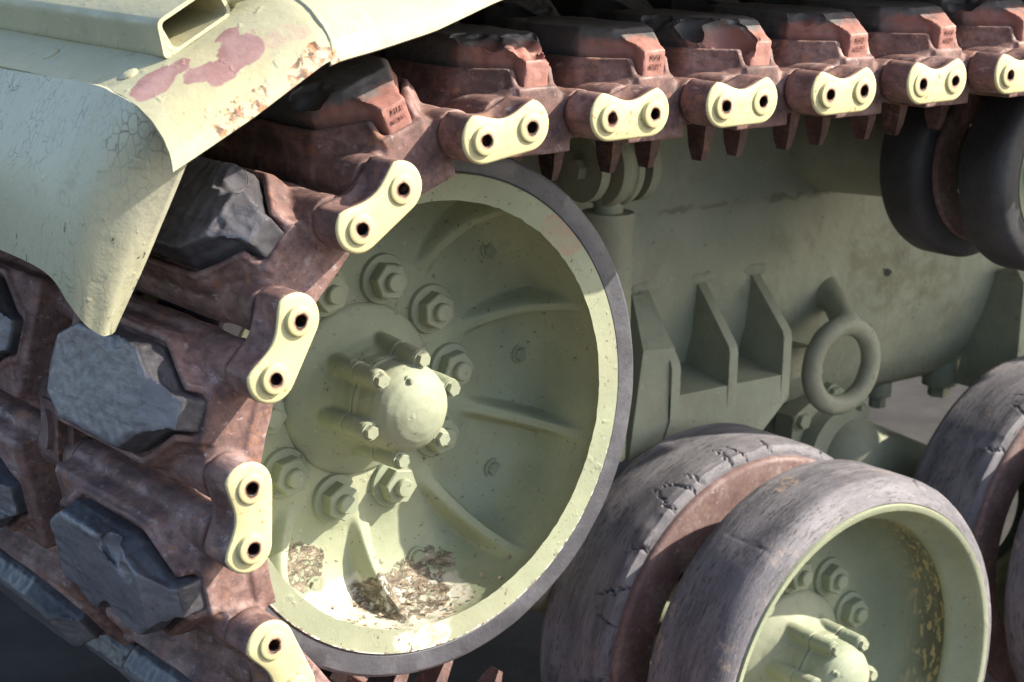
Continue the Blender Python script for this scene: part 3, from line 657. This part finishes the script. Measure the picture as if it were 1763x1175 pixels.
PADS = {
 'plain_a': make_pad(1, [(.055, -.02, .10, .022, .8), (-.06, .03, .10, .02, .8)], "rubber_pad", 'pad'),
 'plain_b': make_pad(2, [(.052, -.06, .094, .024, .8), (.03, -.085, .097, .016, .8), (-.06, -.01, .10, .03, .7), (0, .125, .092, .025, .8), (-.055, .07, .095, .02, .8)], "rubber_pad", 'pad'),
 'plain_c': make_pad(3, [(.045, -.09, .092, .026, .7), (-.02, -.13, .095, .02, .7)], "rubber_pad", 'pad'),
 'red_a': make_pad(4, [(-.03, -.150, .10, .022, .6)], "rubber_pad", 'pad_red'),
 'red_b': make_pad(5, [(.010, -.140, .098, .040, .95), (-.035, -.10, .098, .030, .8)], "rubber_pad", 'pad_red'),
 'red_c': make_pad(6, [(-.048, -.085, .088, .030, .95), (-.03, -.128, .078, .036, .95), (-.056, -.02, .098, .026, .8), (-.01, -.14, .10, .03, .8)], "rubber_pad", 'pad_red'),
 'red_d': make_pad(7, [(-.045, -.10, .086, .020, .9), (-.02, -.128, .10, .016, .8)], "rubber_pad", 'pad_red'),
 'red_e': make_pad(8, [(-.05, -.07, .10, .03, .8), (.03, -.14, .10, .02, .7)], "rubber_pad", 'pad_red')}

# end connector (x along track, y: face at 0 going +, z outward)
def conn_outline(dip=.0115):
    pts = []; c, rr, zc = .0305, .0285, .0022
    for k in range(15): a = R(112 + (270-112)*k/14); pts.append((-c+rr*math.cos(a), zc+rr*math.sin(a)))
    for k in range(15): a = R(-90 + (68+90)*k/14); pts.append((c+rr*math.cos(a), zc+rr*math.sin(a)))
    x1, z1 = pts[-1]; x0, z0 = pts[0]
    for k in range(1, 12):
        t = k/12; x = x1+(x0-x1)*t; pts.append((x, z1-dip*(.5-.5*math.cos(2*math.pi*t))**.8))
    return pts
co = conn_outline()
bm = bmesh.new(); sc_ = lambda g, y, dp=.0115: [(x*(1-g/.055), y, .002+(z-.002)*(1-g/.03)) for x, z in conn_outline(dp)]
rings = [sc_(.0035, 0), sc_(.0012, .0008), sc_(.0002, .0026), sc_(0, .006), sc_(0, .0085, .012), sc_(0, .013, .021), sc_(0, .034, .021), sc_(0, .039, .011), sc_(.001, .046, .010), sc_(.0035, .0475, .010)]
VV = [[bm.verts.new(p) for p in ring] for ring in rings]; n_c = len(co)
for A, B in zip(VV, VV[1:]):
    for k in range(n_c): bm.faces.new((A[k], A[(k+1) % n_c], B[(k+1) % n_c], B[k]))
bm.faces.new(VV[-1])
loops = [bm.edges.get((VV[0][k], VV[0][(k+1) % n_c])) for k in range(n_c)]
for sg in (-1, 1):
    c0 = [bm.verts.new((sg*DC/2+.0145*math.cos(2*math.pi*k/24), 0, .0145*math.sin(2*math.pi*k/24))) for k in range(24)]
    c1 = [bm.verts.new((sg*DC/2+.0145*math.cos(2*math.pi*k/24), .034, .0145*math.sin(2*math.pi*k/24))) for k in range(24)]
    loops += [bm.edges.new((c0[k], c0[(k+1) % 24])) for k in range(24)]
    for k in range(24): bm.faces.new((c0[k], c0[(k+1) % 24], c1[(k+1) % 24], c1[k]))
    bm.faces.new(c1)
bmesh.ops.triangle_fill(bm, use_beauty=True, use_dissolve=False, edges=loops)
me = bm_mesh(bm, "end_connector"); finish(me, ['rust', 'conn'], 55)
for p_ in me.polygons:
    if p_.center.y < .0042 and len(p_.vertices) < 24: p_.material_index = 1
CONN = me
bm = bmesh.new(); lathe(bm, [(.0062, .03), (.0062, .001), (.0070, .0002), (.0135, -.0002), (.0152, .0006), (.0160, .0026), (.0160, .03)], 40, False)
bm.faces.ensure_lookup_table()
for f in [f for f in bm.faces if len(f.verts) == 40 and abs(f.calc_center_median().y-.03) < 1e-4 and f.calc_area() > 4e-4]: bmesh.ops.delete(bm, geom=[f], context='FACES')
PIN = finish(bm_mesh(bm, "track_pin"), 'pin', 40)
# centre guide with two horns, bolted cap on the outside
bm = bmesh.new()
for s_ in (-1, 1): cyl(bm, (s_*DC/2, .150, 0), (s_*DC/2, .240, 0), .026, None, 24)
box(bm, (-.032, .157, -.026), (.032, .233, .018))
for s_ in (-1, 1):
    x = s_*.036
    loft(bm, [[(x-.020, .152, -.018), (x+.020, .152, -.018), (x+.020, .238, -.018), (x-.020, .238, -.018)], [(x-.013, .160, -.05), (x+.013, .160, -.05), (x+.013, .212, -.05), (x-.013, .212, -.05)],
              [(x-.007, .175, -.128), (x+.007, .175, -.128), (x+.007, .206, -.128), (x-.007, .206, -.128)], [(x-.0045, .182, -.147), (x+.0045, .182, -.147), (x+.0045, .201, -.147), (x-.0045, .201, -.147)]])
bevel(bm, .003, 2, 40); GUIDE = finish(bm_mesh(bm, "centre_guide"), 'rust_dark', 40)
bm = bmesh.new(); box(bm, (-.034, .172, .014), (.034, .218, .030)); bevel(bm, .006, 2); G2 = bm_mesh(bm, "g2")
bm = bmesh.new(); lo = [(.026*math.cos(t)*.45, .195+.026*math.sin(t)*.35) for t in [2*math.pi*k/24 for k in range(24)]]
lo = [(.024*math.cos(t), .195+.010*math.sin(t)) for t in [2*math.pi*k/24 for k in range(24)]]
prism(bm, lo, .028, .036, 'z'); bevel(bm, .002); CAPP = finish(bm_mesh(bm, "guide_cap"), 'wear', 40)
finish(G2, 'rust_dark', 40)

def text_mesh(body, size):
    cu = bpy.data.curves.new("t", 'FONT'); cu.body = body; cu.size = size; cu.extrude = .0004; cu.align_x = 'CENTER'; cu.space_character = 1.1
    o = bpy.data.objects.new("t", cu); col.objects.link(o); dg = bpy.context.evaluated_depsgraph_get(); me = bpy.data.meshes.new_from_object(o.evaluated_get(dg)); bpy.data.objects.remove(o); me.materials.clear(); me.materials.append(M['letters']); return me
TXT1, TXT2 = text_mesh("MFR", .0085), text_mesh("06201", .0066)

def frame_of(pa, pb):
    o_ = (pa+pb)/2; t = (pb-pa)/np.hypot(*(pb-pa)); return o_, math.atan2(t[1], t[0])
SHOE_PADS = {0: 'plain_b', 2: 'plain_a', 4: 'plain_c', 6: 'red_e', 8: 'red_b', 10: 'red_a', 12: 'red_c', 14: 'red_d', 16: 'red_a', 18: 'red_e'}
lab = {0: "track shoe with the gouged, chipped rubber pad", 8: "track shoe with a torn reddish pad end just behind the fender edge", 12: "track shoe with the deeply torn reddish pad"}
tk = []
for i in sorted(pins):
    if i % 2 == 0 and i+1 in pins:                           # a shoe between pins i and i+1
        o_, a = frame_of(path(pins[i]), path(pins[i+1])); key = SHOE_PADS.get(i, ('plain_a', 'plain_b', 'plain_c')[(i//2) % 3] if i < 6 else ('red_a', 'red_d', 'red_e')[(i//2) % 3])
        s_ = empty("track_shoe", None, rot=(0, -a, 0)); s_.parent = tank; s_.location = Vector((o_[0], 0, o_[1]))-tank.location
        if i in lab: s_["label"] = lab[i]
        obj("shoe_body", SHOE, s_); q = obj("shoe_body", SHOE, s_, (0, .39, 0)); q.scale = (1, -1, 1)
        obj("rubber_pad", PADS[key], s_); k2 = ('plain_a', 'plain_b', 'plain_c')[(i//2+1) % 3]; q = obj("rubber_pad", PADS[k2], s_, (0, .39, 0)); q.scale = (1, -1, 1)
        if 6 <= i <= 20:
            dx = {6: .0, 8: .004}.get(i, 0)
            if i not in (8, 12):
                obj("lettering", TXT1, s_, (.002+dx, -.1513, .0525), (R(90), 0, 0))
                obj("lettering", TXT2, s_, (.001+dx, -.1511, .0430), (R(90), 0, 0))
    elif i % 2 != 0 and i+1 in pins:                         # an end connector over pins i and i+1
        o_, a = frame_of(path(pins[i]), path(pins[i+1]))
        s_ = obj("end_connector", CONN, None, rot=(0, -a, 0)); s_.parent = tank; s_.location = Vector((o_[0], YC+.005, o_[1]))-tank.location
        rp = random.Random(i)
        for sg in (-1, 1): obj("track_pin", PIN, s_, (sg*DC/2, -.0045+rp.uniform(-.0022, .0022), 0), (0, rp.uniform(0, 6), 0))
        c_ = obj("centre_guide", GUIDE, None, rot=(0, -a, 0)); c_.parent = tank; c_.location = Vector((o_[0], 0, o_[1]))-tank.location
        obj("clamp", G2, c_); obj("guide_cap", CAPP, c_)
# the pins themselves, full width rods
bm = bmesh.new(); cyl(bm, (0, -.190, 0), (0, .575, 0), .0155, None, 16); ROD = finish(bm_mesh(bm, "pin_rod"), 'rust_dark', 40)
for i in sorted(pins):
    p = path(pins[i]); part("pin_rod", ROD, (p[0], 0, p[1]))

# ---------------------------------------------------------------- fittings on the hull side
# bump stop bracket with three gussets
br = empty("bump_stop_bracket", None); br.parent = tank; br.location = -tank.location; br["label"] = "olive welded bracket with three bent gussets on the hull"
def gusset(x, z_el, z_bot, th=.020, ztop=-.035):
    bm = bmesh.new(); pts = [(.56, ztop+.012), (.536, ztop), (.452, z_el), (.448, z_el-.012), (.448, z_bot), (.56, z_bot)]
    a = [bm.verts.new((x-th/2, y, z)) for y, z in pts]; b = [bm.verts.new((x+th/2, y, z)) for y, z in pts]; bm.faces.new(a); bm.faces.new(b[::-1])
    for k in range(6): bm.faces.new((a[k], b[k], b[(k+1) % 6], a[(k+1) % 6]))
    bevel(bm, .003); return finish(bm_mesh(bm, "gusset"), 'hull', 30)
for x, ze in ((.832, -.143), (.967, -.132), (1.100, -.123)): obj("gusset", gusset(x, ze, -.24), br)
bm = bmesh.new(); loft(bm, [[(.822, .45, -.202), (1.11, .45, -.202), (1.11, .58, -.180), (.822, .58, -.180)], [(.822, .448, -.245), (1.11, .448, -.245), (1.11, .58, -.245), (.822, .58, -.245)], [(.80, .448, -.30), (1.045, .448, -.30), (1.06, .6, -.30), (.80, .6, -.30)]])
bevel(bm, .006); obj("block", finish(bm_mesh(bm, "block"), 'hull', 30), br)
bm = bmesh.new(); loft(bm, [[(.735, .452, -.30), (.834, .4495, -.30), (.834, .58, -.30), (.735, .58, -.30)], [(.775, .47, -.12), (.834, .456, -.12), (.834, .56, -.12), (.775, .56, -.12)], [(.80, .53, -.04), (.826, .53, -.04), (.826, .56, -.03), (.80, .56, -.03)]]); bevel(bm, .006)
obj("side_plate", finish(bm_mesh(bm, "side_plate"), 'hull', 30), br)
# weld blobs at the gusset tops
for x in (.832, .967, 1.10):
    bm = bmesh.new(); bmesh.ops.create_icosphere(bm, subdivisions=3, radius=.026, matrix=Matrix.Translation((x+.004, .540, -.030)) @ Matrix.Diagonal((1.25, .22, .5, 1))); me = bm_mesh(bm, "weld"); jitter(me, .004, 60, int(x*100)); obj("weld", finish(me, 'hull', 60), br)
# towing eye
bm = bmesh.new(); ring = []
for k in range(48):
    t = 2*math.pi*k/48; c_ = Vector((1.250+.0750*math.cos(t), .452-.004*math.cos(t), -.208+.075*math.sin(t))); rad = Vector((math.cos(t), 0, math.sin(t)))
    ring.append([bm.verts.new(c_ + (rad*math.cos(q)+Vector((0, 1, 0))*math.sin(q))*.0190) for q in [2*math.pi*j/16 for j in range(16)]])
for k in range(48):
    A, B = ring[k], ring[(k+1) % 48]
    for j in range(16): bm.faces.new((A[j], B[j], B[(j+1) % 16], A[(j+1) % 16]))
cyl(bm, (1.262, .456, -.135), (1.292, .515, -.105), .027, .024, 24); cyl(bm, (1.292, .510, -.107), (1.306, .56, -.092), .024, .036, 24)
me = remeshed(bm, "towing_eye", .0045, 9); jitter(me, .0012, 40, 3)
part("towing_eye", finish(me, 'hull', 70), label="thick steel ring welded to the hull side")
# shock absorber in front of the bracket
sh = empty("shock_absorber", None); sh.parent = tank; sh.location = Vector((.668, .45, .20))-tank.location; sh.rotation_euler.z = R(90); sh["label"] = "vertical olive shock absorber with round eye mounting"
bm = bmesh.new(); lathe(bm, [(.018, -.022), (.060, -.022), (.063, -.016), (.063, -.008), (.060, -.004), (.060, .004), (.063, .008), (.063, .016), (.060, .022), (.018, .022)], 48, True); obj("eye", finish(bm_mesh(bm, "eye"), 'hull', 35), sh)
for y, rr in ((-.052, .058), (.05, .052)):
    bm = bmesh.new(); lathe(bm, [(.012, -.011), (rr-.004, -.011), (rr, -.006), (rr, .011), (.012, .011)], 48, True); obj("mount_washer", finish(bm_mesh(bm, "mount_washer"), 'hull', 35), sh, (0, y, 0))
bm = bmesh.new(); cyl(bm, (0, -.066, 0), (0, .076, 0), .017, None, 6); obj("mount_bolt", finish(bm_mesh(bm, "mount_bolt"), 'hull', 35), sh)
bm = bmesh.new()
for rr, z0, z1 in ((.024, -.085, -.03), (.042, -.48, -.072), (.022, -.68, -.478)): cyl(bm, (0, 0, z0), (0, 0, z1), rr, None, 40)
bevel(bm, .004); obj("cylinder_body", finish(bm_mesh(bm, "cylinder_body"), 'hull', 35), sh)
# suspension arm of the next wheel: flange on the hull and the swinging arm
ar = empty("road_arm", None); ar.parent = tank; ar.location = -tank.location; ar["label"] = "olive suspension arm with bolted flange below the towing eye"
bm = bmesh.new(); hx = [(1.395+.122*math.cos(R(60*k+28)), -.405+.108*math.sin(R(60*k+28))) for k in range(6)]; prism(bm, hx, .60, .645); bevel(bm, .008); obj("flange", finish(bm_mesh(bm, "flange"), 'hull', 30), ar)
bm = bmesh.new(); cyl(bm, (1.395, .63, -.41), (1.395, .75, -.41), .10, .12, 40); cyl(bm, (1.40, .565, -.43), (1.40, .602, -.43), .088, .092, 40); bevel(bm, .006); obj("housing", finish(bm_mesh(bm, "housing"), 'hull', 30), ar)
bm = bmesh.new(); cyl(bm, (1.43, .585, -.445), (1.80, .52, -.585), .080, .058, 40); bmesh.ops.create_uvsphere(bm, u_segments=32, v_segments=16, radius=.084, matrix=Matrix.Translation((1.43, .585, -.447))); obj("arm", finish(bm_mesh(bm, "arm"), 'hull', 50), ar)
for k in (1, 2, 0): obj("flange_bolt", CAPBOLT, ar, (1.395+.098*math.cos(R(60*k+28)), .60, -.405+.088*math.sin(R(60*k+28)))).scale = (1.7, 1.7, 1.7)
# the first wheel's own arm, behind it
a1 = empty("road_arm", None); a1.parent = tank; a1.location = -tank.location; a1["label"] = "suspension arm of the scuffed road wheel, hidden behind it"
bm = bmesh.new(); cyl(bm, (.47, .47, -.42), (.8395, .44, -.5745), .072, .055, 32); bmesh.ops.create_uvsphere(bm, u_segments=32, v_segments=16, radius=.078, matrix=Matrix.Translation((.47, .47, -.42))); obj("arm", finish(bm_mesh(bm, "arm"), 'hull', 50), a1)
bm = bmesh.new(); cyl(bm, (.47, .47, -.42), (.47, .75, -.42), .085, .12, 32); cyl(bm, (.8395, .40, -.5745), (.8395, .50, -.5745), .06, None, 32); obj("housing", finish(bm_mesh(bm, "housing"), 'hull', 40), a1)
# hull floor fittings and the next bracket
bm = bmesh.new(); bx = [(.50, -.085), (.47, -.12), (.47, -.36), (.62, -.36), (.60, -.23), (.545, -.11)]
a = [bm.verts.new((1.80, y, z)) for y, z in bx]; b = [bm.verts.new((1.825, y, z)) for y, z in bx]; bm.faces.new(a); bm.faces.new(b[::-1])
for k in range(6): bm.faces.new((a[k], b[k], b[(k+1) % 6], a[(k+1) % 6]))
bevel(bm, .003); part("bracket_plate", finish(bm_mesh(bm, "bracket_plate"), 'hull', 30), label="flat gusset plate standing off the hull near the return roller")
for (x, y, z, rr) in ((1.80, .66, -.345, .030), (1.64, .69, -.352, .022)):
    bm = bmesh.new(); cyl(bm, (x, y, z+.03), (x, y, z-.025), rr*1.25, None, 24); pts = [(rr*math.cos(R(60*k)), rr*math.sin(R(60*k))) for k in range(6)]
    loft(bm, [[(x+p*.8, y+q*.8, z-.02) for p, q in pts], [(x+p*.8, y+q*.8, z-.05) for p, q in pts]]); part("hull_bolt", finish(bm_mesh(bm, "hull_bolt"), 'hull', 30))
bm = bmesh.new(); loft(bm, [[(1.10, .50, -.17), (1.23, .50, -.18), (1.26, .50, -.235), (1.08, .50, -.225)], [(1.10, .56, -.17), (1.23, .56, -.18), (1.26, .58, -.235), (1.08, .58, -.225)]]); bevel(bm, .003); part("hull_pad", finish(bm_mesh(bm, "hull_pad"), 'hull', 30))
